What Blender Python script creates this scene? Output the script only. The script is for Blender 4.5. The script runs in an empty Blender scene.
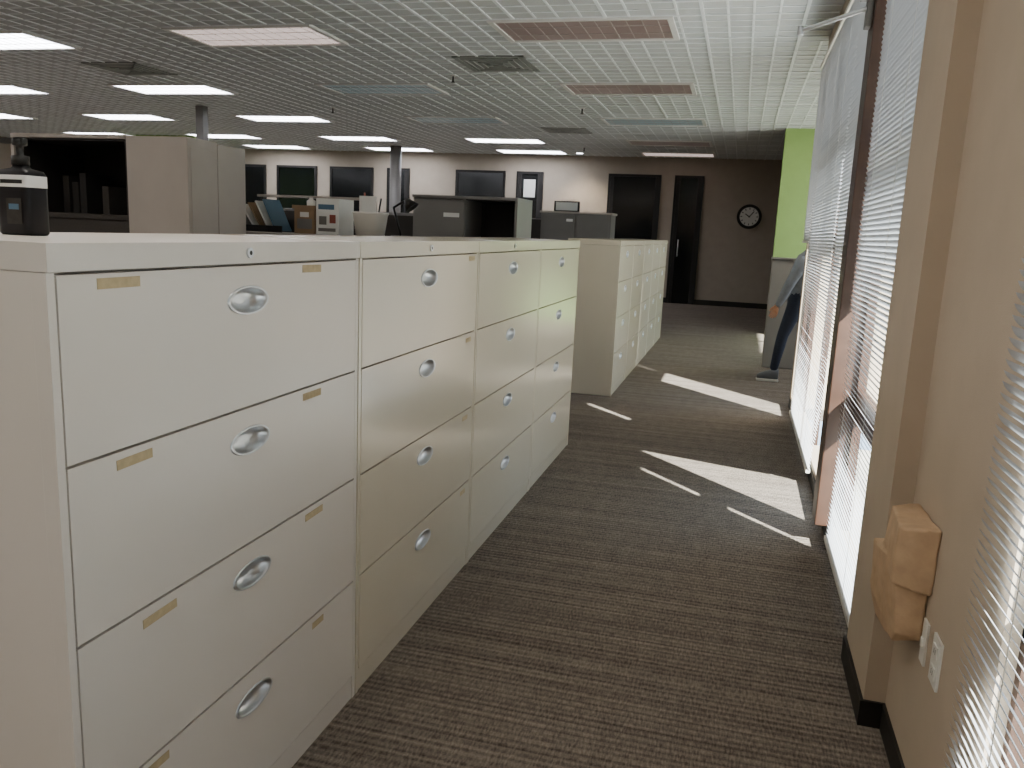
import bpy, bmesh, math, random
from mathutils import Vector, Matrix, Quaternion
random.seed(4)
scn = bpy.context.scene
COL = scn.collection

# ------------------------------------------------------------------ materials
def srgb(h):
    h = h.lstrip('#')
    c = [int(h[i:i+2], 16)/255 for i in (0, 2, 4)]
    return tuple((x/12.92 if x <= 0.04045 else ((x+0.055)/1.055)**2.4) for x in c) + (1,)

def mat(name, col, rough=0.6, metal=0.0, noise=0.04, nscale=6.0, bump=0.0, bscale=200, emit=None, estr=0, spec=0.5, coat=0):
    m = bpy.data.materials.new(name); m.use_nodes = True
    nt = m.node_tree; b = nt.nodes['Principled BSDF']
    c = srgb(col) if isinstance(col, str) else col
    b.inputs['Roughness'].default_value = rough
    b.inputs['Metallic'].default_value = metal
    b.inputs['Specular IOR Level'].default_value = spec
    b.inputs['Coat Weight'].default_value = coat
    tc = nt.nodes.new('ShaderNodeTexCoord')
    n = nt.nodes.new('ShaderNodeTexNoise'); n.inputs['Scale'].default_value = nscale
    n.inputs['Detail'].default_value = 4
    nt.links.new(tc.outputs['Object'], n.inputs['Vector'])
    r = nt.nodes.new('ShaderNodeValToRGB')
    r.color_ramp.elements[0].position = 0.3; r.color_ramp.elements[1].position = 0.7
    r.color_ramp.elements[0].color = tuple(max(0, x*(1-noise)) for x in c[:3])+(1,)
    r.color_ramp.elements[1].color = tuple(min(1, x*(1+noise)) for x in c[:3])+(1,)
    nt.links.new(n.outputs['Fac'], r.inputs['Fac'])
    nt.links.new(r.outputs['Color'], b.inputs['Base Color'])
    if bump:
        n2 = nt.nodes.new('ShaderNodeTexNoise'); n2.inputs['Scale'].default_value = bscale
        nt.links.new(tc.outputs['Object'], n2.inputs['Vector'])
        bp = nt.nodes.new('ShaderNodeBump'); bp.inputs['Strength'].default_value = bump
        bp.inputs['Distance'].default_value = 0.01
        nt.links.new(n2.outputs['Fac'], bp.inputs['Height'])
        nt.links.new(bp.outputs['Normal'], b.inputs['Normal'])
    if emit:
        b.inputs['Emission Color'].default_value = srgb(emit)
        b.inputs['Emission Strength'].default_value = estr
    return m

M_wall = mat('wall_paint_beige', '#b8a792', 0.85, bump=0.1, bscale=300)
M_wallfar = mat('wall_paint_far', '#a3988a', 0.85)
M_green = mat('wall_paint_green', '#8dab62', 0.8)
M_base = mat('baseboard_black', '#15130f', 0.5)
M_cab_w = mat('cabinet_enamel_white', '#dfd6cb', 0.28, noise=0.015, nscale=3, spec=0.6)
M_cab_c = mat('cabinet_enamel_cream', '#ded3bd', 0.18, noise=0.015, nscale=3, spec=0.9)
M_cab_top = mat('cabinet_enamel_top', '#dcd4ca', 0.35, noise=0.03)
M_chrome = mat('satin_chrome', '#d4d6d8', 0.33, 0.9, noise=0.02)
M_darkmetal = mat('dark_metal', '#2b2a29', 0.4, 0.6)
M_tape = mat('masking_tape', '#bda983', 0.8, noise=0.12, nscale=60)
M_grey = mat('workstation_grey', '#a39b92', 0.55)
M_grey2 = mat('workstation_grey_dark', '#6f6c68', 0.5)
M_dark = mat('near_black_brown', '#1c1917', 0.7)  # near-black brown for open shelf linings, door stiles and binders
M_fabric = mat('partition_fabric', '#37332f', 0.95, noise=0.15, nscale=120)
M_lightpart = mat('partition_light', '#84807a', 0.7)
M_wood = mat('mullion_bronze', '#422c20', 0.5, noise=0.15, nscale=12)
M_ceil = mat('ceiling_tile', '#b9bbbb', 0.8, noise=0.04, nscale=3, bump=0.15, bscale=120)
M_ridge = mat('ceiling_ridge', '#dfe2e3', 0.5)
M_tframe = mat('troffer_frame', '#d6d4d0', 0.4)
M_louver = mat('troffer_louver', '#a59c98', 0.4)
M_diff = mat('diffuser_metal', '#8f918d', 0.5)
M_lit = mat('troffer_lens_lit', '#ffffff', 0.5, emit='#f4f6ff', estr=17)
M_near = mat('troffer_lens_fill', '#ffffff', 0.5, emit='#fff6ec', estr=9)  # bright lens for out-of-view fixtures that serve as fill light
M_litw = mat('troffer_lens_halflit', '#e6dad6', 0.4, emit='#e8d2cc', estr=1.0)
M_pink = mat('troffer_lens_mauve', '#786660', 0.3, emit='#94807a', estr=0.14)  # unlit fixtures; a faint glow is added to the mauve tint
M_teal = mat('troffer_lens_teal_glow', '#66787a', 0.3, emit='#86989c', estr=0.28)  # teal lens of unlit fixtures, given a weak glow of its own
M_glassdark = mat('dark_glass', '#0c0f10', 0.12, noise=0.3, nscale=2)
M_paper = mat('paper_white', '#dcdcd8', 0.8)
M_blue = mat('print_blue', '#48667c', 0.6)
M_red = mat('print_red', '#8e4a3c', 0.6)
M_card = mat('cardboard', '#8c7458', 0.85, noise=0.1)
M_tan = mat('tan_wrapping_paper', '#bfa07e', 0.75, noise=0.10, nscale=22, bump=0.25, bscale=40)
M_bottle = mat('bottle_dark', '#0d0b0f', 0.4, noise=0.05, spec=0.3)
M_label = mat('bottle_label', '#e6e4e0', 0.5)
M_plastic = mat('white_plastic', '#dedbd2', 0.4)
M_conc = mat('exterior_concrete', '#b8b4aa', 0.9, noise=0.1, nscale=1)

def glass_mat():
    m = bpy.data.materials.new('window_glass'); m.use_nodes = True
    nt = m.node_tree; nt.nodes.clear()
    o = nt.nodes.new('ShaderNodeOutputMaterial'); mx = nt.nodes.new('ShaderNodeMixShader')
    t = nt.nodes.new('ShaderNodeBsdfTransparent'); g = nt.nodes.new('ShaderNodeBsdfGlossy')
    t.inputs['Color'].default_value = (0.9, 0.94, 0.95, 1); g.inputs['Roughness'].default_value = 0.02
    mx.inputs[0].default_value = 0.05
    nt.links.new(t.outputs[0], mx.inputs[1]); nt.links.new(g.outputs[0], mx.inputs[2]); nt.links.new(mx.outputs[0], o.inputs[0])
    return m
M_glass = glass_mat()

def slat_mat():
    m = bpy.data.materials.new('blind_slat'); m.use_nodes = True
    nt = m.node_tree; b = nt.nodes['Principled BSDF']; o = nt.nodes['Material Output']
    b.inputs['Base Color'].default_value = (0.50, 0.51, 0.53, 1); b.inputs['Roughness'].default_value = 0.4
    t = nt.nodes.new('ShaderNodeBsdfTranslucent'); t.inputs['Color'].default_value = (0.75, 0.76, 0.78, 1)
    mx = nt.nodes.new('ShaderNodeMixShader'); mx.inputs[0].default_value = 0.035
    nt.links.new(b.outputs[0], mx.inputs[1]); nt.links.new(t.outputs[0], mx.inputs[2]); nt.links.new(mx.outputs[0], o.inputs[0])
    return m
M_slat = slat_mat()

def carpet_mat():
    m = bpy.data.materials.new('carpet_striped'); m.use_nodes = True
    nt = m.node_tree; b = nt.nodes['Principled BSDF']; b.inputs['Roughness'].default_value = 0.95
    b.inputs['Specular IOR Level'].default_value = 0.15
    N = nt.nodes.new; L = nt.links.new
    tc = N('ShaderNodeTexCoord')
    def noise(sx, sy, det=2):
        mp = N('ShaderNodeMapping'); mp.inputs['Scale'].default_value = (sx, sy, 1)
        L(tc.outputs['Object'], mp.inputs['Vector'])
        n = N('ShaderNodeTexNoise'); n.inputs['Scale'].default_value = 1; n.inputs['Detail'].default_value = det
        L(mp.outputs[0], n.inputs['Vector']); return n.outputs['Fac']
    a = noise(1.0, 75); c = noise(150, 34); d = noise(0.35, 14, 3); e = noise(230, 230, 1); g = noise(18, 5, 2)
    def math(op, x, y):
        n = N('ShaderNodeMath'); n.operation = op
        for i, v in enumerate((x, y)):
            if isinstance(v, (int, float)): n.inputs[i].default_value = v
            else: L(v, n.inputs[i])
        return n.outputs[0]
    sp = N('ShaderNodeSeparateXYZ'); L(tc.outputs['Object'], sp.inputs[0])
    st = math('SINE', math('MULTIPLY', sp.outputs['Y'], 2*math_pi/0.028), 0)
    v = math('ADD', math('MULTIPLY', a, 0.24), math('MULTIPLY', c, 0.38))
    v = math('ADD', v, math('MULTIPLY', d, 0.20))
    v = math('ADD', v, math('MULTIPLY', e, 0.22))
    v = math('ADD', v, math('MULTIPLY', g, 0.10))
    v = math('ADD', v, math('MULTIPLY', st, 0.045))
    r = N('ShaderNodeValToRGB')
    els = r.color_ramp.elements
    els[0].position = 0.42; els[0].color = srgb('#443c35')
    els[1].position = 0.82; els[1].color = srgb('#a89c8d')
    x = els.new(0.60); x.color = srgb('#786e64')
    L(v, r.inputs['Fac']); L(r.outputs['Color'], b.inputs['Base Color'])
    bp = N('ShaderNodeBump'); bp.inputs['Strength'].default_value = 0.4; bp.inputs['Distance'].default_value = 0.005
    L(v, bp.inputs['Height']); L(bp.outputs[0], b.inputs['Normal'])
    return m
math_pi = math.pi
M_carpet = carpet_mat()

# ------------------------------------------------------------------ mesh builder
class MB:
    def __init__(s, name): s.name = name; s.bm = bmesh.new(); s.mats = []
    def mi(s, m):
        if m not in s.mats: s.mats.append(m)
        return s.mats.index(m)
    def face(s, pts, m, smooth=False):
        f = s.bm.faces.new([s.bm.verts.new(p) for p in pts]); f.material_index = s.mi(m); f.smooth = smooth; return f
    def box(s, x0, x1, y0, y1, z0, z1, m, M=None):
        c = [Vector((x, y, z)) for x in (x0, x1) for y in (y0, y1) for z in (z0, z1)]
        if M: c = [M @ p for p in c]
        v = [s.bm.verts.new(p) for p in c]; k = s.mi(m)
        for q in ((0, 1, 3, 2), (4, 6, 7, 5), (0, 4, 5, 1), (2, 3, 7, 6), (0, 2, 6, 4), (1, 5, 7, 3)):
            f = s.bm.faces.new([v[i] for i in q]); f.material_index = k
    def rings(s, rings, m, closed=True, cap0=True, cap1=True, smooth=True):
        k = s.mi(m); R = [[s.bm.verts.new(p) for p in r] for r in rings]; n = len(R[0])
        for a, b in zip(R, R[1:]):
            for i in range(n if closed else n-1):
                f = s.bm.faces.new((a[i], a[(i+1) % n], b[(i+1) % n], b[i])); f.material_index = k; f.smooth = smooth
        if cap0: f = s.bm.faces.new(R[0][::-1]); f.material_index = k
        if cap1: f = s.bm.faces.new(R[-1]); f.material_index = k
    def cyl(s, p0, p1, r0, m, r1=None, n=20):
        p0, p1 = Vector(p0), Vector(p1); r1 = r0 if r1 is None else r1
        q = (p1-p0).to_track_quat('Z', 'Y')
        def ring(p, r): return [p + q @ Vector((r*math.cos(2*math.pi*i/n), r*math.sin(2*math.pi*i/n), 0)) for i in range(n)]
        s.rings([ring(p0, r0), ring(p1, r1)], m)
    def lathe(s, o, prof, m, n=28, sx=1, sy=1, sq=1.0):
        o = Vector(o)
        def cs(i):
            c, q = math.cos(2*math.pi*i/n), math.sin(2*math.pi*i/n)
            return math.copysign(abs(c)**sq, c), math.copysign(abs(q)**sq, q)
        s.rings([[o+Vector((sx*r*cs(i)[0], sy*r*cs(i)[1], z)) for i in range(n)] for r, z in prof], m)
    def hull(s, pts, m):
        vs = [s.bm.verts.new(p) for p in pts]
        g = bmesh.ops.convex_hull(s.bm, input=vs)
        k = s.mi(m)
        for e in g['geom']:
            if isinstance(e, bmesh.types.BMFace): e.material_index = k
    def done(s, bevel=0, parent=None, fix=True, seg=2):
        if fix: bmesh.ops.recalc_face_normals(s.bm, faces=s.bm.faces)
        me = bpy.data.meshes.new(s.name); s.bm.to_mesh(me); s.bm.free()
        for m in s.mats: me.materials.append(m)
        o = bpy.data.objects.new(s.name, me); COL.objects.link(o)
        if bevel:
            b = o.modifiers.new('bev', 'BEVEL'); b.width = bevel; b.segments = seg; b.limit_method = 'ANGLE'; b.angle_limit = math.radians(50)
        if parent: o.parent = parent
        return o

CH = 3.03
XR = 0.53
# ------------------------------------------------------------------ room shell
b = MB('floor'); b.box(-17, 0.6, -3, 7.36, -0.1, 0, M_carpet); b.box(-17, 2.6, 7.36, 18.1, -0.1, 0, M_carpet); b.done()
b = MB('ceiling')
b.box(-17, 0.6, -3, 7.36, CH, CH+0.12, M_ceil); b.box(-17, 2.6, 7.36, 18.1, CH, CH+0.12, M_ceil)
P = 0.1825
def ridge(x0, x1, y0, y1, h): b.box(x0, x1, y0, y1, CH-h, CH+0.001, M_ridge)
k = 0; x = 0.3
while x > -17:
    w, h = (0.013, 0.009) if k % 4 == 0 else (0.009, 0.006)
    ridge(x-w, x+w, 0, 18, h); x -= P; k += 1
x = 0.3+P
while x < 2.5: ridge(x-0.009, x+0.009, 7.5, 18, 0.006); x += P
k = 0; y = 6.61 - P*36
while y < 18:
    if y > 0:
        w, h = (0.013, 0.009) if k % 4 == 0 else (0.009, 0.006)
        ridge(-17, (0.52 if y < 7.5 else 2.59), y-w, y+w, h-0.0004)
    y += P; k += 1
b.done()

b = MB('wall_far')
b.box(-17, 2.6, 18.0, 18.15, 0, CH, M_wallfar); b.done()
b = MB('wall_left'); b.box(-17.1, -17, -3, 18, 0, CH, M_wallfar); b.done()
b = MB('wall_back'); b.box(-17, 0.6, -3.1, -3, 0, CH, M_wall); b.done()
b = MB('wall_right_far')
b.box(2.6, 2.7, 7.36, 8.2, 0, CH, M_wall); b.box(2.6, 2.7, 12.6, 18, 0, CH, M_wall)
b.box(2.6, 2.7, 8.2, 12.6, 0, 0.3, M_wall); b.box(2.6, 2.7, 8.2, 12.6, 2.7, CH, M_wall)
b.box(0.53, 2.6, 7.36, 7.46, 0, CH, M_wall); b.done()
b = MB('added_glow_window')  # unseen window, added for glow on the cabinet fronts and sky fill
for y in (8.2, 9.65, 11.1, 12.55): b.box(2.63, 2.68, y, y+0.05, 0.3, 2.7, M_wood)
b.box(2.63, 2.68, 8.25, 12.55, 0.3, 0.35, M_wood); b.box(2.63, 2.68, 8.25, 12.55, 2.65, 2.7, M_wood); b.box(2.63, 2.68, 8.25, 12.55, 1.5, 1.55, M_wood)
b.box(2.65, 2.653, 8.2, 12.6, 0.3, 2.7, M_glass); b.done()
b = MB('wall_green'); b.box(0.47, 2.6, 13.03, 13.2, 0, CH, M_green); b.done()
b = MB('wall_green_left'); b.box(-12.6, -11.0, 15.3, 15.5, 0, CH, M_green); b.done()

b = MB('wall_right')
X0, X1 = XR, 0.60
b.box(X0, X1, -3, 7.36, 0, 0.10, M_wall); b.box(X0, X1, -3, 7.36, 2.74, CH, M_wall)
for y0, y1 in ((-3, -2.0), (1.6, 2.86), (7.33, 7.36)):
    b.box(X0, X1, y0, y1, 0.10, 2.74, M_wall)
b.box(0.47, X0, 2.43, 2.83, 0, CH, M_wall)
b.done()
b = MB('baseboard_right')
b.box(0.522, XR, 0.5, 2.42, 0, 0.08, M_base); b.box(0.460, 0.47, 2.43, 2.84, 0, 0.08, M_base)
b.box(0.460, XR, 2.42, 2.43, 0, 0.08, M_base); b.box(0.518, XR, 2.84, 7.36, 0, 0.07, M_base); b.done()
b = MB('baseboard_far'); b.box(-17, 2.6, 17.985, 18.0, 0, 0.11, M_base); b.done()

def window(name, y0, y1, trans, div=()):
    b = MB(name)
    for z0, z1 in trans: b.box(0.56, 0.598, y0, y1, z0, z1, M_wood)
    for d in div: b.box(0.56, 0.598, d-0.03, d+0.03, 0.10, 2.74, M_wood)
    b.box(0.56, 0.598, y0, y0+0.025, 0.10, 2.74, M_wood); b.box(0.56, 0.598, y1-0.025, y1, 0.10, 2.74, M_wood)
    b.box(0.577, 0.580, y0, y1, 0.10, 2.74, M_glass)
    return b.done()
window('window_1', -2.0, 1.6, [(0.7, 0.76)], (-0.8, 0.4))
window('window_2', 2.86, 3.93, [(0.62, 0.76), (1.72, 1.78)])
window('window_3', 4.10, 6.70, [(1.36, 1.46), (2.0, 2.06)], (5.6,))
window('window_4', 6.73, 7.33, [(1.42, 1.52)])
b = MB('trim_1'); b.box(0.45, 0.60, 3.93, 4.10, 0.10, 2.62, M_wood); b.box(0.45, 0.60, 3.93, 4.10, 2.62, CH, M_wall); b.done(0.004)
b = MB('trim_2'); b.box(0.53, 0.60, 6.70, 6.73, 0.10, 2.74, M_wood); b.done()

def blind(name, yf0, yf1, zb, zt, xc=0.497, tilt=52):
    b = MB(name); w = 0.0135
    z = zb+0.03
    while z < zt-0.03:
        y0, y1 = yf0(z), yf1(z)
        if y1-y0 > 0.02:
            jit = random.uniform(-4, 4)
            ca, sa = math.cos(math.radians(tilt+jit)), math.sin(math.radians(tilt+jit))
            pr = []
            for t in (-1, -0.33, 0.33, 1):
                bow = 0.0022*(1-t*t)
                pr.append((xc - t*w*ca - bow*sa, z + t*w*sa - bow*ca))
            for (xa, za), (xb, zb_) in zip(pr, pr[1:]):
                b.face([(xa, y0, za), (xa, y1, za), (xb, y1, zb_), (xb, y0, zb_)], M_slat, True)
        z += 0.0205
    y0, y1 = yf0(zt), yf1(zt)
    b.box(xc-0.018, xc+0.02, y0, y1, zt-0.03, zt, M_plastic)
    yb0, yb1 = yf0(zb+0.02), yf1(zb+0.02)
    if yb1-yb0 > 0.05: b.box(xc-0.012, xc+0.012, yb0, yb1, zb, zb+0.02, M_plastic)
    n = max(2, int((y1-y0)/0.5))
    for i in range(n):
        yy = y0+(y1-y0)*(i+0.5)/n
        if yf0(zb+0.05) < yy: b.box(xc-0.0155, xc-0.0148, yy-0.002, yy+0.002, zb, zt, M_plastic)
    return b.done(fix=False)
C = lambda v: (lambda z: v)
blind('venetian_blind', C(-2.05), C(1.69), 0.12, 2.80)
blind('venetian_blind', C(2.84), lambda z: 3.835 if z < 1.12 else 3.925, 0.07, 2.80)
blind('venetian_blind', lambda z: 4.105+max(0, 0.93*(1-z/1.36)), C(4.895), 0.10, 2.80)
blind('venetian_blind', lambda z: 4.965 if 1.28 < z < 1.85 else (4.90+max(0, 0.11*(1-z/0.2))), C(6.74), 0.07, 2.80)
blind('venetian_blind', C(6.75), C(7.35), 1.40, 2.80)  # short blind added over the upper pane to keep sun off far cabinets

b = MB('door_closer_arm')
b.box(0.40, 0.45, 3.96, 4.08, 2.44, 2.50, M_grey2)
b.box(0.425, 0.449, 3.98, 4.06, 2.32, 2.46, M_grey2)
b.cyl((0.43, 4.02, 2.40), (0.17, 4.16, 2.345), 0.009, M_chrome)
b.cyl((0.17, 4.16, 2.325), (0.17, 4.16, 2.365), 0.014, M_chrome)
b.done(0.003)

# ------------------------------------------------------------------ file cabinets
def drawer(b, xf, y0, y1, z0, z1, m):
    cy, cz = (y0+y1)/2, z1-0.072
    ra, rb = 0.070, 0.0285
    ang = [2*math.pi*i/40 for i in range(40)]
    for (yy, zz) in ((y0, z0), (y1, z0), (y0, z1), (y1, z1)): ang.append(math.atan2(zz-cz, yy-cy) % (2*math.pi))
    ang = sorted(set(round(a, 6) for a in ang))
    def onrect(a):
        c, s_ = math.cos(a), math.sin(a); t = 1e9
        if c > 1e-9: t = min(t, (y1-cy)/c)
        if c < -1e-9: t = min(t, (y0-cy)/c)
        if s_ > 1e-9: t = min(t, (z1-cz)/s_)
        if s_ < -1e-9: t = min(t, (z0-cz)/s_)
        return (cy+t*c, cz+t*s_)
    def el(a, k, x, dz=0):
        return (x, cy+ra*k*math.cos(a), cz+rb*k*math.sin(a)+dz)
    outer = [(xf,)+onrect(a) for a in ang]; back = [(xf-0.028, p[1], p[2]) for p in outer]
    b.rings([back, outer, [el(a, 1.0, xf) for a in ang]], m, cap0=False, cap1=False, smooth=False)
    b.rings([[el(a, 1.08, xf+0.0002) for a in ang], [el(a, 1.05, xf+0.003) for a in ang], [el(a, 0.95, xf+0.003) for a in ang],
             [el(a, 0.88, xf-0.001) for a in ang]], M_chrome, cap0=False, cap1=False)
    b.rings([[el(a, 0.92, xf-0.001) for a in ang], [el(a, 0.84, xf-0.010) for a in ang], [el(a, 0.6, xf-0.017) for a in ang],
             [el(a, 0.3, xf-0.019) for a in ang]], M_chrome, cap0=False, cap1=True)

def cabinet(y0, w, xf=-1.0, m=M_cab_c, tapes=(), lock=True):
    b = MB('lateral_file_cabinet'); y1 = y0+w-0.004; dp = 0.46
    b.box(xf-dp, xf-0.03, y0, y1, 0.0, 1.305, m)
    b.box(xf-0.03, xf-0.001, y0, y0+0.016, 0, 1.305, m); b.box(xf-0.03, xf-0.001, y1-0.016, y1, 0, 1.305, m)
    b.box(xf-0.03, xf-0.004, y0+0.016, y1-0.016, 0.0, 0.068, m)
    b.box(xf-dp, xf+0.003, y0-0.001, y1+0.001, 1.306, 1.350, M_cab_top if m is M_cab_w else m)
    zs = [1.303, 0.996, 0.685, 0.375, 0.072]
    for zt, zb in zip(zs, zs[1:]):
        drawer(b, xf, y0+0.019, y1-0.019, zb+0.0026, zt-0.0026, m)
    if lock:
        cy = (y0+y1)/2
        b.cyl((xf+0.003, cy, 1.328), (xf+0.008, cy, 1.328), 0.011, M_chrome)
        b.cyl((xf+0.008, cy, 1.328), (xf+0.0085, cy, 1.328), 0.005, M_darkmetal)
    for (dy, z, l, rot) in tapes:
        cy = y0+dy
        R = Matrix.Translation((xf+0.0006, cy, z)) @ Matrix.Rotation(math.radians(rot), 4, 'X')
        b.box(-0.0004, 0.0006, -l/2, l/2, -0.009, 0.009, M_tape, R)
    return b.done(0.0025)
T1 = [(0.15, 1.284, 0.10, 0), (0.80, 1.286, 0.09, -1), (0.17, 0.972, 0.09, 1), (0.80, 0.974, 0.09, 0), (0.22, 0.655, 0.095, 2), (0.81, 0.660, 0.09, 1), (0.19, 0.352, 0.08, 0), (0.83, 0.348, 0.06, 0)]
T2 = [(0.98, 1.284, 0.07, 0), (0.97, 0.968, 0.06, 0), (0.96, 0.655, 0.06, 0), (0.96, 0.345, 0.06, 0)]
cabinet(1.01, 1.062, m=M_cab_w, tapes=T1)
cabinet(2.075, 1.062, m=M_cab_c, tapes=T2)
cabinet(3.140, 1.062, m=M_cab_c)
cabinet(4.205, 1.062, m=M_cab_c, lock=False)
for i in range(5): cabinet(7.06+i*0.912, 0.912, xf=-0.985, m=M_cab_c, lock=False)

# ------------------------------------------------------------------ ceiling fixtures
def troffer(x, y, lens):
    b = MB('ceiling_troffer_light'); W, D = 1.46, 0.73
    x0, x1, y0, y1 = x-W/2, x+W/2, y-D/2, y+D/2; t = 0.045; zb = CH-0.022
    lv = M_tframe if lens in (M_lit, M_near, M_litw) else M_louver
    b.box(x0, x1, y0, y0+t, zb, CH-0.001, M_tframe); b.box(x0, x1, y1-t, y1, zb, CH-0.001, M_tframe)
    b.box(x0, x0+t, y0+t, y1-t, zb, CH-0.001, M_tframe); b.box(x1-t, x1, y0+t, y1-t, zb, CH-0.001, M_tframe)
    b.box(x0+t, x1-t, y0+t, y1-t, CH-0.012, CH-0.001, lens)
    for i in range(1, 3): yy = y0+D*i/3; b.box(x0+t, x1-t, yy-0.005, yy+0.005, zb+0.006, CH-0.012, lv)
    for i in range(1, 12): xx = x0+W*i/12; b.box(xx-0.003, xx+0.003, y0+t, y1-t, zb+0.006, CH-0.012, lv)
    return b.done()
for y in (-1.3, 1.49, 4.23, 6.97, 9.71, 12.45, 15.19, 17.2):
    for x in (-1.38, -4.40, -7.38, -10.38, -13.4):
        if x < -6: L = M_lit
        elif y < 2: L = M_near  # out-of-view rows follow the grid; their glow is added as fill
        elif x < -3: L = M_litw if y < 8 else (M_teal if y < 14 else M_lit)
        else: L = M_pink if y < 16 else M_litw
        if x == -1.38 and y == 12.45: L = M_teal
        troffer(x, y, L)
troffer(1.45, 8.7, M_near); troffer(1.55, 11.4, M_near)  # unseen troffers added to brighten the reception area

def diffuser(x, y):
    b = MB('ceiling_air_diffuser'); s = 0.36
    for k in range(5):
        r = s*(1-k*0.19); z = CH-0.006-0.003*k
        t = 0.03 if k else 0.05
        for (xa, xb, ya, yb) in ((x-r, x+r, y-r, y-r+t), (x-r, x+r, y+r-t, y+r), (x-r, x-r+t, y-r, y+r), (x+r-t, x+r, y-r, y+r)):
            b.box(xa, xb, ya, yb, z-0.008, CH-0.001 if k == 0 else z, M_diff)
    b.box(x-s+0.03, x+s-0.03, y-s+0.03, y+s-0.03, CH-0.011, CH-0.001, M_diff)
    return b.done()
diffuser(-2.52, 8.30); diffuser(-6.95, 8.40); diffuser(-2.9, 13.6)
for (x, y) in ((-3.2, 8.9), (-2.2, 11.2), (-5.9, 11.3), (-3.1, 16.2)):
    b = MB('fire_sprinkler')
    b.cyl((x, y, CH-0.012), (x, y, CH), 0.035, M_tframe); b.cyl((x, y, CH-0.07), (x, y, CH-0.012), 0.010, M_darkmetal)
    b.cyl((x, y, CH-0.078), (x, y, CH-0.07), 0.022, M_darkmetal); b.done()

# ------------------------------------------------------------------ far wall openings
def far_opening(name, x0, x1, z0, z1, door=True, poster=None):
    b = MB(name); f = 0.05
    b.box(x0-f, x0, 17.95, 17.999, z0, z1+f, M_darkmetal); b.box(x1, x1+f, 17.95, 17.999, z0, z1+f, M_darkmetal)
    b.box(x0, x1, 17.95, 17.999, z1, z1+f, M_darkmetal)
    if not door: b.box(x0, x1, 17.95, 17.999, z0, z0+f, M_darkmetal)
    b.box(x0, x1, 17.975, 17.99, z0+0.001 if door else z0+f, z1, M_glassdark)
    if door:
        b.box(x0, x0+0.07, 17.96, 17.975, z0+0.001, z1, M_dark); b.box(x1-0.07, x1, 17.96, 17.975, z0+0.001, z1, M_dark)
        b.cyl((x0+0.12, 17.90, 1.0), (x0+0.12, 17.90, 1.35), 0.012, M_chrome)
        b.box(x0+0.11, x0+0.13, 17.90, 17.97, 1.02, 1.04, M_chrome); b.box(x0+0.11, x0+0.13, 17.90, 17.97, 1.31, 1.33, M_chrome)
    if poster: b.box(x0+0.12, x1-0.12, 17.965, 17.974, z1-poster[0], z1-poster[1], M_paper)
    return b.done()
far_opening('window_5', -6.28, -5.22, 1.1, 2.62, False)
far_opening('door_1', -4.86, -4.36, 0, 2.62, True, (0.5, 0.12))
far_opening('door_2', -2.82, -1.80, 0, 2.62)
far_opening('door_3', -1.42, -0.92, 0, 2.62)
far_opening('window_6', -10.8, -9.85, 1.1, 2.62, False)
far_opening('window_7', -9.4, -8.4, 1.1, 2.62, False)
far_opening('window_8', -11.75, -11.2, 1.1, 2.62, False)
far_opening('door_4', -7.95, -7.5, 0, 2.62)

b = MB('wall_clock')
cx, cz = 0.10, 1.88
b.cyl((cx, 17.96, cz), (cx, 17.999, cz), 0.25, M_darkmetal, n=40)
b.cyl((cx, 17.950, cz), (cx, 17.96, cz), 0.19, M_paper, n=40)
for i in range(12):
    a = i*math.pi/6; R = Matrix.Translation((cx, 17.947, cz)) @ Matrix.Rotation(a, 4, 'Y')
    b.box(-0.008, 0.008, 0, 0.003, 0.14, 0.175, M_darkmetal, R)
for a, l in ((-1.0, 0.1), (0.7, 0.14)):
    R = Matrix.Translation((cx, 17.945, cz)) @ Matrix.Rotation(a, 4, 'Y'); b.box(-0.009, 0.009, 0, 0.003, -0.02, l, M_darkmetal, R)
b.done()

b = MB('power_pole'); b.box(-8.07, -7.94, 11.1, 11.23, 0, CH-0.011, M_grey2); b.done(0.01)
b = MB('support_column'); b.cyl((-7.2, 16.6, 0), (-7.2, 16.6, CH-0.011), 0.12, M_grey2); b.done()

# ------------------------------------------------------------------ workstation furniture
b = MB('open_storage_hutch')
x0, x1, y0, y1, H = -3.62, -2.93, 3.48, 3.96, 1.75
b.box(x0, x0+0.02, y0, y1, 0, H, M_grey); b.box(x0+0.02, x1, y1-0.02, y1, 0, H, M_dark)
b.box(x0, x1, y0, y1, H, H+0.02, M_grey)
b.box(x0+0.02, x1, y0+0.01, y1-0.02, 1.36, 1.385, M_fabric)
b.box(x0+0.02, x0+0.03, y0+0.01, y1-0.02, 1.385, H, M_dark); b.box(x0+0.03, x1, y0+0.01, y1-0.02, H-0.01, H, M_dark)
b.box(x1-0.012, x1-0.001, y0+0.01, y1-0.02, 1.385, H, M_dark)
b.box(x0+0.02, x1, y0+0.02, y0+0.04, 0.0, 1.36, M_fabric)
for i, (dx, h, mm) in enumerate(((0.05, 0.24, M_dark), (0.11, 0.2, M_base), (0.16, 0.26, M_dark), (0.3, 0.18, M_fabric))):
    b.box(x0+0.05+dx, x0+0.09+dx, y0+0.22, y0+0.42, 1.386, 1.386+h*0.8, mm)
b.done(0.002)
b = MB('storage_locker'); b.box(-2.925, -2.58, 3.48, 3.715, 0, 1.765, M_grey); b.box(-2.925, -2.58, 3.72, 3.96, 0, 1.755, M_grey)
b.box(-2.579, -2.575, 3.50, 3.70, 0.1, 1.72, M_grey); b.done(0.004)

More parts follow.
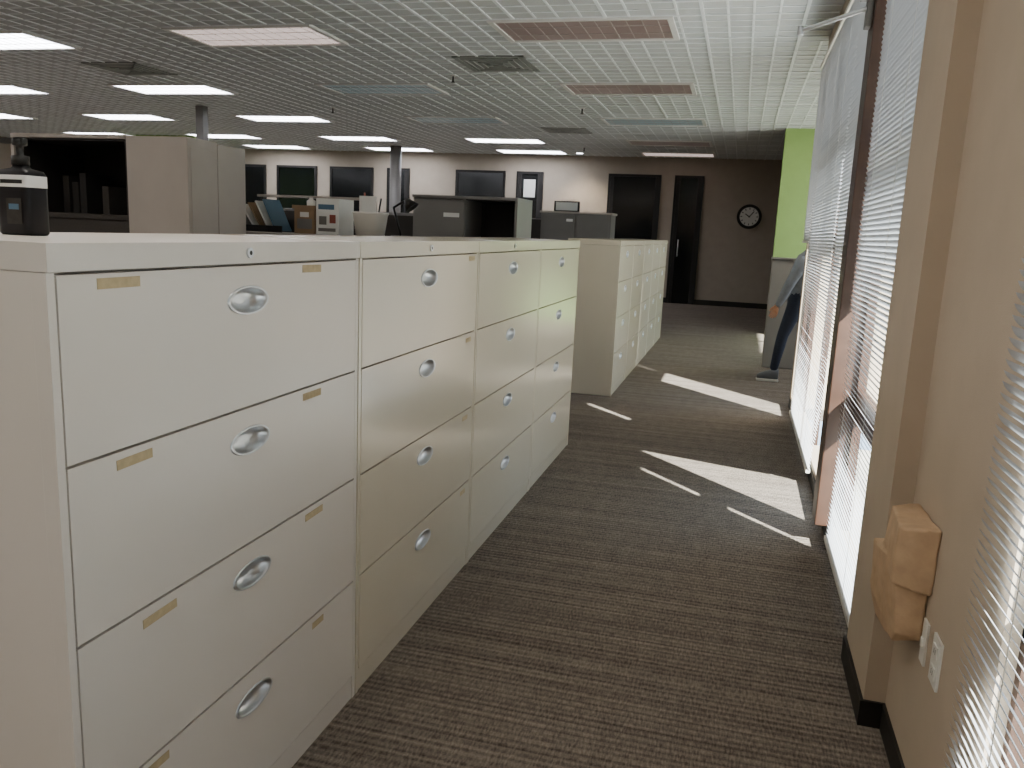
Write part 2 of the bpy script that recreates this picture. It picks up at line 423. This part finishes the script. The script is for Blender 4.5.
b = MB('overhead_storage_bin')
b.box(-2.32, -1.53, 5.66, 6.08, 0.0, 1.25, M_fabric)
b.box(-2.32, -1.92, 5.68, 6.08, 1.25, 1.60, M_grey2); b.box(-2.31, -1.925, 5.665, 5.68, 1.26, 1.59, M_grey2)
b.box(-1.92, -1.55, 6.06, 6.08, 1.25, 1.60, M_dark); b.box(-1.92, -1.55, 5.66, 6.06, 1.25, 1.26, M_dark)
b.box(-2.32, -1.53, 5.655, 6.08, 1.60, 1.62, M_grey2); b.box(-1.55, -1.53, 5.66, 6.08, 1.25, 1.60, M_grey2)
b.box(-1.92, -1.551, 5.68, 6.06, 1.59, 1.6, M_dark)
b.box(-2.08, -1.96, 5.661, 5.665, 1.47, 1.50, M_paper)
b.done(0.002)
b = MB('overhead_storage_bin')
b.box(-3.0, -1.92, 12.5, 12.95, 0, 1.25, M_fabric); b.box(-3.0, -1.92, 12.5, 12.95, 1.25, 1.68, M_grey2); b.box(-3.02, -1.90, 12.48, 12.97, 1.68, 1.71, M_grey)
b.box(-2.97, -2.48, 12.485, 12.5, 1.28, 1.66, M_grey2); b.box(-2.44, -1.95, 12.485, 12.5, 1.28, 1.66, M_grey2); b.box(-2.6, -2.5, 12.48, 12.485, 1.56, 1.6, M_paper)
b.done(0.003)
b = MB('picture_frame'); b.box(-2.85, -2.45, 12.7, 12.72, 1.711, 1.87, M_darkmetal); b.box(-2.82, -2.48, 12.695, 12.70, 1.73, 1.85, M_paper); b.done()

def partition(x0, x1, y, h, m=M_fabric):
    b = MB('cubicle_partition')
    b.box(x0, x1, y, y+0.06, 0.02, h, m); b.box(x0-0.01, x1+0.01, y-0.005, y+0.065, h, h+0.02, M_grey2)
    b.box(x0, x0+0.06, y, y+0.06, 0, 0.02, M_darkmetal); b.box(x1-0.06, x1, y, y+0.06, 0, 0.02, M_darkmetal)
    return b.done()
partition(-8.5, -2.6, 8.6, 1.50); partition(-9.5, -3.4, 14.5, 1.6); partition(-6.5, -4.2, 6.4, 1.42)

# clutter shelf behind the cabinets
b = MB('supply_shelf'); b.box(-3.05, -1.75, 4.45, 4.90, 0, 1.30, M_grey2); b.box(-3.07, -1.73, 4.43, 4.92, 1.30, 1.32, M_grey); b.done(0.003)
b = MB('desk_riser'); b.box(-3.06, -3.04, 4.86, 4.88, 1.3205, 1.54, M_darkmetal); b.box(-2.30, -2.28, 4.86, 4.88, 1.3205, 1.54, M_darkmetal)
b.box(-3.07, -2.27, 4.84, 4.92, 1.54, 1.555, M_grey); b.done(0.002)
b = MB('magazine_rack')
for i in range(6):
    R = Matrix.Translation((-3.0+i*0.040, 4.56+0.01*i, 1.326)) @ Matrix.Rotation(math.radians(-40+3*i), 4, 'Y')
    b.box(0, 0.008, 0, 0.19, 0, 0.17+0.008*i, (M_paper, M_grey2, M_paper, M_card, M_paper, M_blue)[i], R)
    b.box(-0.0005, 0, 0.02, 0.16, 0.03, 0.08, (M_red, M_paper, M_blue, M_paper, M_dark, M_paper)[i], R)
b.box(-3.03, -2.72, 4.55, 4.56, 1.3205, 1.36, M_darkmetal); b.box(-3.03, -2.72, 4.81, 4.815, 1.3205, 1.40, M_darkmetal); b.done()
b = MB('cardboard_box'); b.box(-2.66, -2.52, 4.60, 4.8, 1.3205, 1.47, M_card); b.box(-2.67, -2.51, 4.59, 4.81, 1.47, 1.49, M_card)
b.box(-2.64, -2.54, 4.598, 4.60, 1.35, 1.41, M_grey2); b.box(-2.62, -2.56, 4.5975, 4.598, 1.42, 1.45, M_paper); b.done(0.002)
b = MB('spray_bottle'); b.lathe((-2.60, 4.70, 1.491), [(0.025, 0), (0.027, 0.005), (0.027, 0.03), (0.012, 0.04), (0.012, 0.05)], M_plastic); b.done()
b = MB('supply_box'); b.box(-2.49, -2.34, 4.56, 4.76, 1.3205, 1.535, M_paper)
for i, (xa, xb, z0, z1, mm) in enumerate(((-2.475, -2.36, 1.34, 1.36, M_grey2), (-2.47, -2.42, 1.38, 1.43, M_grey2), (-2.40, -2.36, 1.39, 1.44, M_red), (-2.475, -2.37, 1.47, 1.50, M_blue))): b.box(xa, xb, 4.558, 4.56, z0, z1, mm)
b.done(0.002)
b = MB('storage_bin'); b.lathe((-2.18, 4.66, 1.3205), [(0.08, 0), (0.10, 0.13), (0.105, 0.135), (0.105, 0.145), (0.095, 0.145), (0.075, 0.01)], M_plastic, sy=0.9, sq=0.7)
b.cyl((-2.18, 4.66, 1.33), (-2.22, 4.66, 1.58), 0.005, M_red); b.cyl((-2.16, 4.68, 1.33), (-2.12, 4.68, 1.55), 0.005, M_darkmetal)
b.box(-2.24, -2.13, 4.63, 4.635, 1.34, 1.56, M_paper); b.done()
b = MB('desk_lamp')
b.cyl((-1.98, 4.66, 1.3205), (-1.98, 4.66, 1.335), 0.06, M_darkmetal); b.cyl((-1.98, 4.66, 1.335), (-2.03, 4.66, 1.50), 0.007, M_darkmetal)
b.cyl((-2.03, 4.66, 1.50), (-1.94, 4.66, 1.55), 0.007, M_darkmetal); b.cyl((-1.95, 4.66, 1.55), (-1.91, 4.66, 1.50), 0.015, M_darkmetal, 0.045); b.done()

# boxy pump dispenser on the first cabinet
b = MB('hand_sanitizer_bottle'); o = (-1.285, 1.255, 1.3505)
S = dict(sq=0.35, sy=0.72, n=32)
b.lathe(o, [(0.034, 0), (0.037, 0.004), (0.037, 0.108), (0.033, 0.116), (0.016, 0.120), (0.013, 0.123), (0.013, 0.128)], M_bottle, **S)
b.lathe(o, [(0.0373, 0.086), (0.0377, 0.087), (0.0377, 0.106), (0.0373, 0.107)], M_label, **S)
b.box(o[0]-0.020, o[0]+0.028, o[1]-0.0282, o[1]-0.0274, o[2]+0.092, o[2]+0.099, M_darkmetal)
b.box(o[0]-0.010, o[0]+0.024, o[1]-0.0280, o[1]-0.0270, o[2]+0.020, o[2]+0.066, M_fabric)
b.box(o[0]-0.004, o[0]+0.018, o[1]-0.0284, o[1]-0.0278, o[2]+0.046, o[2]+0.056, M_blue)
b.lathe(o, [(0.015, 0.126), (0.015, 0.142), (0.006, 0.144), (0.006, 0.160), (0.012, 0.161), (0.012, 0.172)], M_base)
b.box(o[0]-0.040, o[0]+0.012, o[1]-0.007, o[1]+0.007, o[2]+0.164, o[2]+0.174, M_base); b.done()

# tan paper-wrapped box in the corner of the right wall + outlet plates
b = MB('paper_wrapped_box')
b.hull([(0.440, 2.14, 0.565), (0.53, 2.10, 0.555), (0.44, 2.12, 0.722), (0.53, 2.09, 0.734), (0.445, 2.32, 0.59), (0.529, 2.36, 0.58), (0.455, 2.32, 0.717), (0.529, 2.35, 0.722)], M_tan)
b.hull([(0.445, 2.15, 0.61), (0.529, 2.12, 0.61), (0.427, 2.36, 0.605), (0.529, 2.38, 0.61), (0.430, 2.35, 0.48), (0.468, 2.15, 0.43), (0.529, 2.14, 0.42), (0.529, 2.37, 0.388), (0.455, 2.36, 0.383), (0.470, 2.18, 0.392)], M_tan)
dev = b.done()
rm = dev.modifiers.new('rm', 'REMESH'); rm.mode = 'VOXEL'; rm.voxel_size = 0.005; rm.use_smooth_shade = True
tx = bpy.data.textures.new('crumple', 'VORONOI'); tx.noise_scale = 0.09
dm = dev.modifiers.new('crumple', 'DISPLACE'); dm.texture = tx; dm.strength = 0.006; dm.mid_level = 0.5; dm.texture_coords = 'LOCAL'
sm = dev.modifiers.new('sm', 'SMOOTH'); sm.iterations = 3; sm.factor = 0.5
b = MB('electrical_outlet'); y, z = 1.98, 0.45
b.box(0.524, 0.5299, y-0.036, y+0.036, z-0.058, z+0.058, M_plastic)
for dz in (-0.026, 0.026):
    b.box(0.521, 0.524, y-0.017, y+0.017, z+dz-0.015, z+dz+0.015, M_plastic)
    for dy in (-0.006, 0.006): b.box(0.5205, 0.521, y+dy-0.001, y+dy+0.001, z+dz-0.006, z+dz+0.006, M_base)
b.done(0.001)
b = MB('light_switch'); y, z = 2.10, 0.44
b.box(0.524, 0.5299, y-0.022, y+0.022, z-0.055, z+0.055, M_plastic); b.box(0.518, 0.524, y-0.006, y+0.006, z-0.012, z+0.012, M_plastic); b.done(0.001)

# reception area
b = MB('reception_partition'); b.box(0.34, 2.59, 9.6, 9.68, 0.0, 1.20, M_lightpart); b.box(0.33, 2.59, 9.58, 9.70, 1.20, 1.23, M_grey2); b.done(0.01)

# ------------------------------------------------------------------ person
M_jacket = mat('jacket_slate', '#7b828b', 0.85, noise=0.1, nscale=30)
M_jeans = mat('jeans_navy', '#232c3e', 0.85, noise=0.15, nscale=60)
M_skin = mat('skin', '#c08c6c', 0.5)
M_hair = mat('hair_dark', '#241a14', 0.6)
M_shoe = mat('shoe_grey', '#5a6068', 0.6)
M_sole = mat('shoe_sole', '#d8d8d6', 0.6)
V = []; E = []
def j(p, r, parent=None, tag=None):
    V.append((Vector(p), r)); i = len(V)-1
    if parent is not None: E.append((parent, i, tag))
    return i
PX = -0.18; LX = -0.075
pel = j((0.80+PX, 8.80, 0.83), 0.125)
wst = j((0.79+PX, 8.79, 0.97), 0.125, pel, 'j')
chs = j((0.79+PX, 8.78, 1.13), 0.14, wst, 'j')
nb = j((0.84+PX, 8.77, 1.26), 0.09, chs, 'j')
nk = j((0.89+PX, 8.77, 1.35), 0.052, nb, 's')
hb = j((0.925+PX, 8.77, 1.43), 0.06, nk, 's')
for sgn, kn, an in ((-1, (0.555+LX, 8.66, 0.47), (0.50+LX, 8.66, 0.10)), (1, (0.86+LX, 8.92, 0.45), (1.10+LX, 8.93, 0.13))):
    hp0 = Vector((0.77+PX, 8.80+sgn*0.09, 0.80))
    hp = j(hp0, 0.095, pel, 'l')
    mid = j(hp0.lerp(Vector(kn), 0.5), 0.078, hp, 'l')
    k_ = j(kn, 0.058, mid, 'l'); cf = j(Vector(kn).lerp(Vector(an), 0.35), 0.056, k_, 'l'); a_ = j(an, 0.04, cf, 'l')
wr = []
for sgn, sh, el, w in ((-1, (0.78+PX, 8.59, 1.215), (0.665+PX, 8.55, 0.98), (0.59+PX, 8.565, 0.79)), (1, (0.80+PX, 8.96, 1.215), (0.90+PX, 9.02, 0.98), (0.88+PX, 8.98, 0.77))):
    s1 = j(sh, 0.068, chs, 'j'); s2 = j(Vector(sh).lerp(Vector(el), 0.5), 0.058, s1, 'j'); e1 = j(el, 0.052, s2, 'j')
    m1 = j(Vector(el).lerp(Vector(w), 0.5), 0.046, e1, 'j'); w1 = j(w, 0.034, m1, 'j')
    d = (Vector(w)-Vector(el)).normalized()
    h1 = j(Vector(w)+d*0.035, 0.024, w1, 's'); wr.append((Vector(w), d, sgn))
def skinmesh(name, V, E, mats, tagmap, sub=2):
    me = bpy.data.meshes.new(name+'_sk'); me.from_pydata([v[0] for v in V], [(a, b_) for a, b_, t in E], [])
    o = bpy.data.objects.new(name+'_sk', me); COL.objects.link(o)
    o.modifiers.new('skin', 'SKIN'); s = o.modifiers.new('sub', 'SUBSURF'); s.levels = sub; s.render_levels = sub
    for i, v in enumerate(V):
        me.skin_vertices[0].data[i].radius = (v[1], v[1]); me.skin_vertices[0].data[i].use_root = (i == 0)
    bpy.context.view_layer.update()
    ev = o.evaluated_get(bpy.context.evaluated_depsgraph_get()); nm = bpy.data.meshes.new_from_object(ev)
    bpy.data.objects.remove(o)
    for m in mats: nm.materials.append(m)
    segs = [(V[a][0], V[b_][0], tagmap[t], V[b_][1]) for a, b_, t in E]
    for p in nm.polygons:
        c = p.center; best = None
        for a, b_, t, r in segs:
            ab = b_-a; tt = max(0, min(1, (c-a).dot(ab)/ab.length_squared)); dd = (c-(a+ab*tt)).length-r
            if best is None or dd < best[0]: best = (dd, t)
        p.material_index = best[1]; p.use_smooth = True
    ob = bpy.data.objects.new(name, nm); COL.objects.link(ob); return ob
person = bpy.data.objects.new('person', None); person.location = (0.8, 8.8, 0); COL.objects.link(person)
def adopt(o):
    o.parent = person; o.matrix_parent_inverse = Matrix.Translation((-0.8, -8.8, 0))
adopt(skinmesh('body', V, E, [M_jacket, M_jeans, M_skin], {'j': 0, 'l': 1, 's': 2}))
for n_, (w, d, sgn) in enumerate(wr):
    side = Vector((0, 1, 0)); fwd = d.cross(side).normalized()
    hv = [(w+d*0.01, 0.022), (w+d*0.05, 0.026), (w+d*0.085, 0.024)]; he = [(0, 1, 's'), (1, 2, 's')]
    for f in range(4):
        off = fwd*(-0.027+0.018*f); ln = (0.068, 0.078, 0.072, 0.055)[f]; k0 = len(hv)
        p0 = w+d*0.085+off; p1 = p0+d*ln*0.5-side*0.006*sgn; p2 = p1+d*ln*0.45-side*0.018*sgn
        hv += [(p0, 0.0095), (p1, 0.0085), (p2, 0.007)]; he += [(2, k0, 's'), (k0, k0+1, 's'), (k0+1, k0+2, 's')]
    k0 = len(hv); p0 = w+d*0.035-fwd*0.026; p1 = p0+d*0.035-fwd*0.018; p2 = p1+d*0.03-fwd*0.002
    hv += [(p0, 0.011), (p1, 0.0095), (p2, 0.008)]; he += [(0, k0, 's'), (k0, k0+1, 's'), (k0+1, k0+2, 's')]
    adopt(skinmesh('hand_%d' % (n_+1), hv, he, [M_skin], {'s': 0}, 1))
b = MB('head'); hc = Vector((0.92+PX, 8.77, 1.50)); n = 24
rings = []
for i in range(1, 20):
    th = math.pi*i/20; z = math.cos(th); r = math.sin(th); ring = []
    for k in range(n):
        a = 2*math.pi*k/n; x_ = -r*math.cos(a); y_ = r*math.sin(a)
        taper = 1-0.22*max(0, -z)
        x2 = x_*0.098*taper - (0.012 if z < -0.2 and x_ < 0 else 0); y2 = y_*0.076*taper
        if abs(y_) < 0.3 and x_ < 0 and -0.45 < z < 0.1: x2 -= 0.020*(1-abs(y_)/0.3)*(1-abs(z+0.22)/0.35 if abs(z+0.22) < 0.35 else 0)
        if x_ < -0.5 and abs(z-0.02) < 0.13 and 0.25 < abs(y_) < 0.6: x2 += 0.006
        ring.append(hc+Vector((x2, y2, z*0.118)))
    rings.append(ring)
b.rings(rings, M_skin)
for sg in (-1, 1):
    b.lathe(hc+Vector((0.005, sg*0.078, -0.03)), [(0.004, 0), (0.014, 0.012), (0.018, 0.035), (0.010, 0.052), (0.002, 0.056)], M_skin, n=12, sy=0.35)
    b.lathe(hc+Vector((-0.084, sg*0.03, -0.002)), [(0.002, -0.007), (0.010, 0), (0.002, 0.007)], M_base, n=12)
b.box(hc.x-0.098, hc.x-0.088, hc.y-0.022, hc.y+0.022, hc.z-0.066, hc.z-0.060, M_red)
adopt(b.done(fix=True))
b = MB('hair'); rings = []
for i in range(1, 14):
    th = math.pi*0.62*i/13; z = math.cos(th); r = math.sin(th)
    rings.append([hc+Vector((-r*math.cos(2*math.pi*k/n)*0.106 + 0.018+max(0, (0.5-z))*0.02, r*math.sin(2*math.pi*k/n)*0.086, z*0.127+0.008 - 0.10*max(0, -math.cos(2*math.pi*k/n))*max(0, 0.6-z))) for k in range(n)])
b.rings(rings, M_hair); adopt(b.done())
for nme, (ax, ay, tx_) in (('shoe_1', (0.50+LX, 8.66, 0.345+LX)), ('shoe_2', (1.10+LX, 8.93, 0.94+LX))):
    b = MB(nme); rings = []
    for t in range(9):
        u = t/8; x_ = ax+0.055+(tx_-ax-0.055)*u
        w = 0.036+0.012*math.sin(u*math.pi)-0.014*max(0, u-0.85)*6; h = 0.095*(1-u)**0.6*0.9+0.035 if u > 0.3 else 0.11
        h = min(h, 0.11); h = max(h, 0.04)
        rings.append([(x_, ay+w*math.cos(2*math.pi*k/14), 0.018+h/2+h/2*math.sin(2*math.pi*k/14)) for k in range(14)])
    b.rings(rings, M_shoe)
    b.box(tx_-0.004, ax+0.058, ay-0.046, ay+0.046, 0.001, 0.024, M_sole)
    adopt(b.done(0.006))

# ------------------------------------------------------------------ exterior + light
b = MB('exterior_ground'); b.box(0.75, 2.75, -40, 7.3, -0.4, -0.3, M_conc); b.box(2.75, 60, -40, 30, -0.4, -0.3, M_conc); b.done()
w = bpy.data.worlds.new('World'); scn.world = w; w.use_nodes = True
bg = w.node_tree.nodes['Background']; bg.inputs['Color'].default_value = (0.68, 0.81, 1.0, 1); bg.inputs['Strength'].default_value = 4.6
s = bpy.data.lights.new('sun', 'SUN'); s.energy = 50; s.angle = 0.014; s.color = (1.0, 0.96, 0.9)
so = bpy.data.objects.new('sun', s); COL.objects.link(so)
so.rotation_euler = Vector((-0.536, 0.576, -0.616)).to_track_quat('-Z', 'Y').to_euler(); so.location = (8, -6, 8)
b = MB('ceiling_can_light'); b.cyl((-3.4, 17.3, CH-0.016), (-3.4, 17.3, CH-0.001), 0.09, M_tframe); b.cyl((-3.4, 17.3, CH-0.018), (-3.4, 17.3, CH-0.016), 0.07, M_lit); b.done()
sp = bpy.data.lights.new('can_spot', 'SPOT'); sp.energy = 140; sp.spot_size = 1.5; sp.spot_blend = 0.9; sp.color = (1, 0.88, 0.7); sp.shadow_soft_size = 0.06
spo = bpy.data.objects.new('can_spot', sp); COL.objects.link(spo); spo.location = (-3.4, 17.3, CH-0.03)
spo.rotation_euler = Vector((0, 0.35, -0.9)).to_track_quat('-Z', 'Y').to_euler()

# ------------------------------------------------------------------ camera
cam = bpy.data.cameras.new('camera'); co = bpy.data.objects.new('camera', cam); COL.objects.link(co)
r = Vector((0.9629, 0.2661, 0.0441)).normalized(); f = Vector((-0.2539, 0.9494, -0.1846)).normalized()
r = (r - f*r.dot(f)).normalized(); u = r.cross(f)
co.matrix_world = Matrix(((r.x, u.x, -f.x, 0), (r.y, u.y, -f.y, 0), (r.z, u.z, -f.z, 1.40), (0, 0, 0, 1)))
cam.sensor_width = 36; cam.lens = 28.85; cam.clip_start = 0.05
scn.camera = co
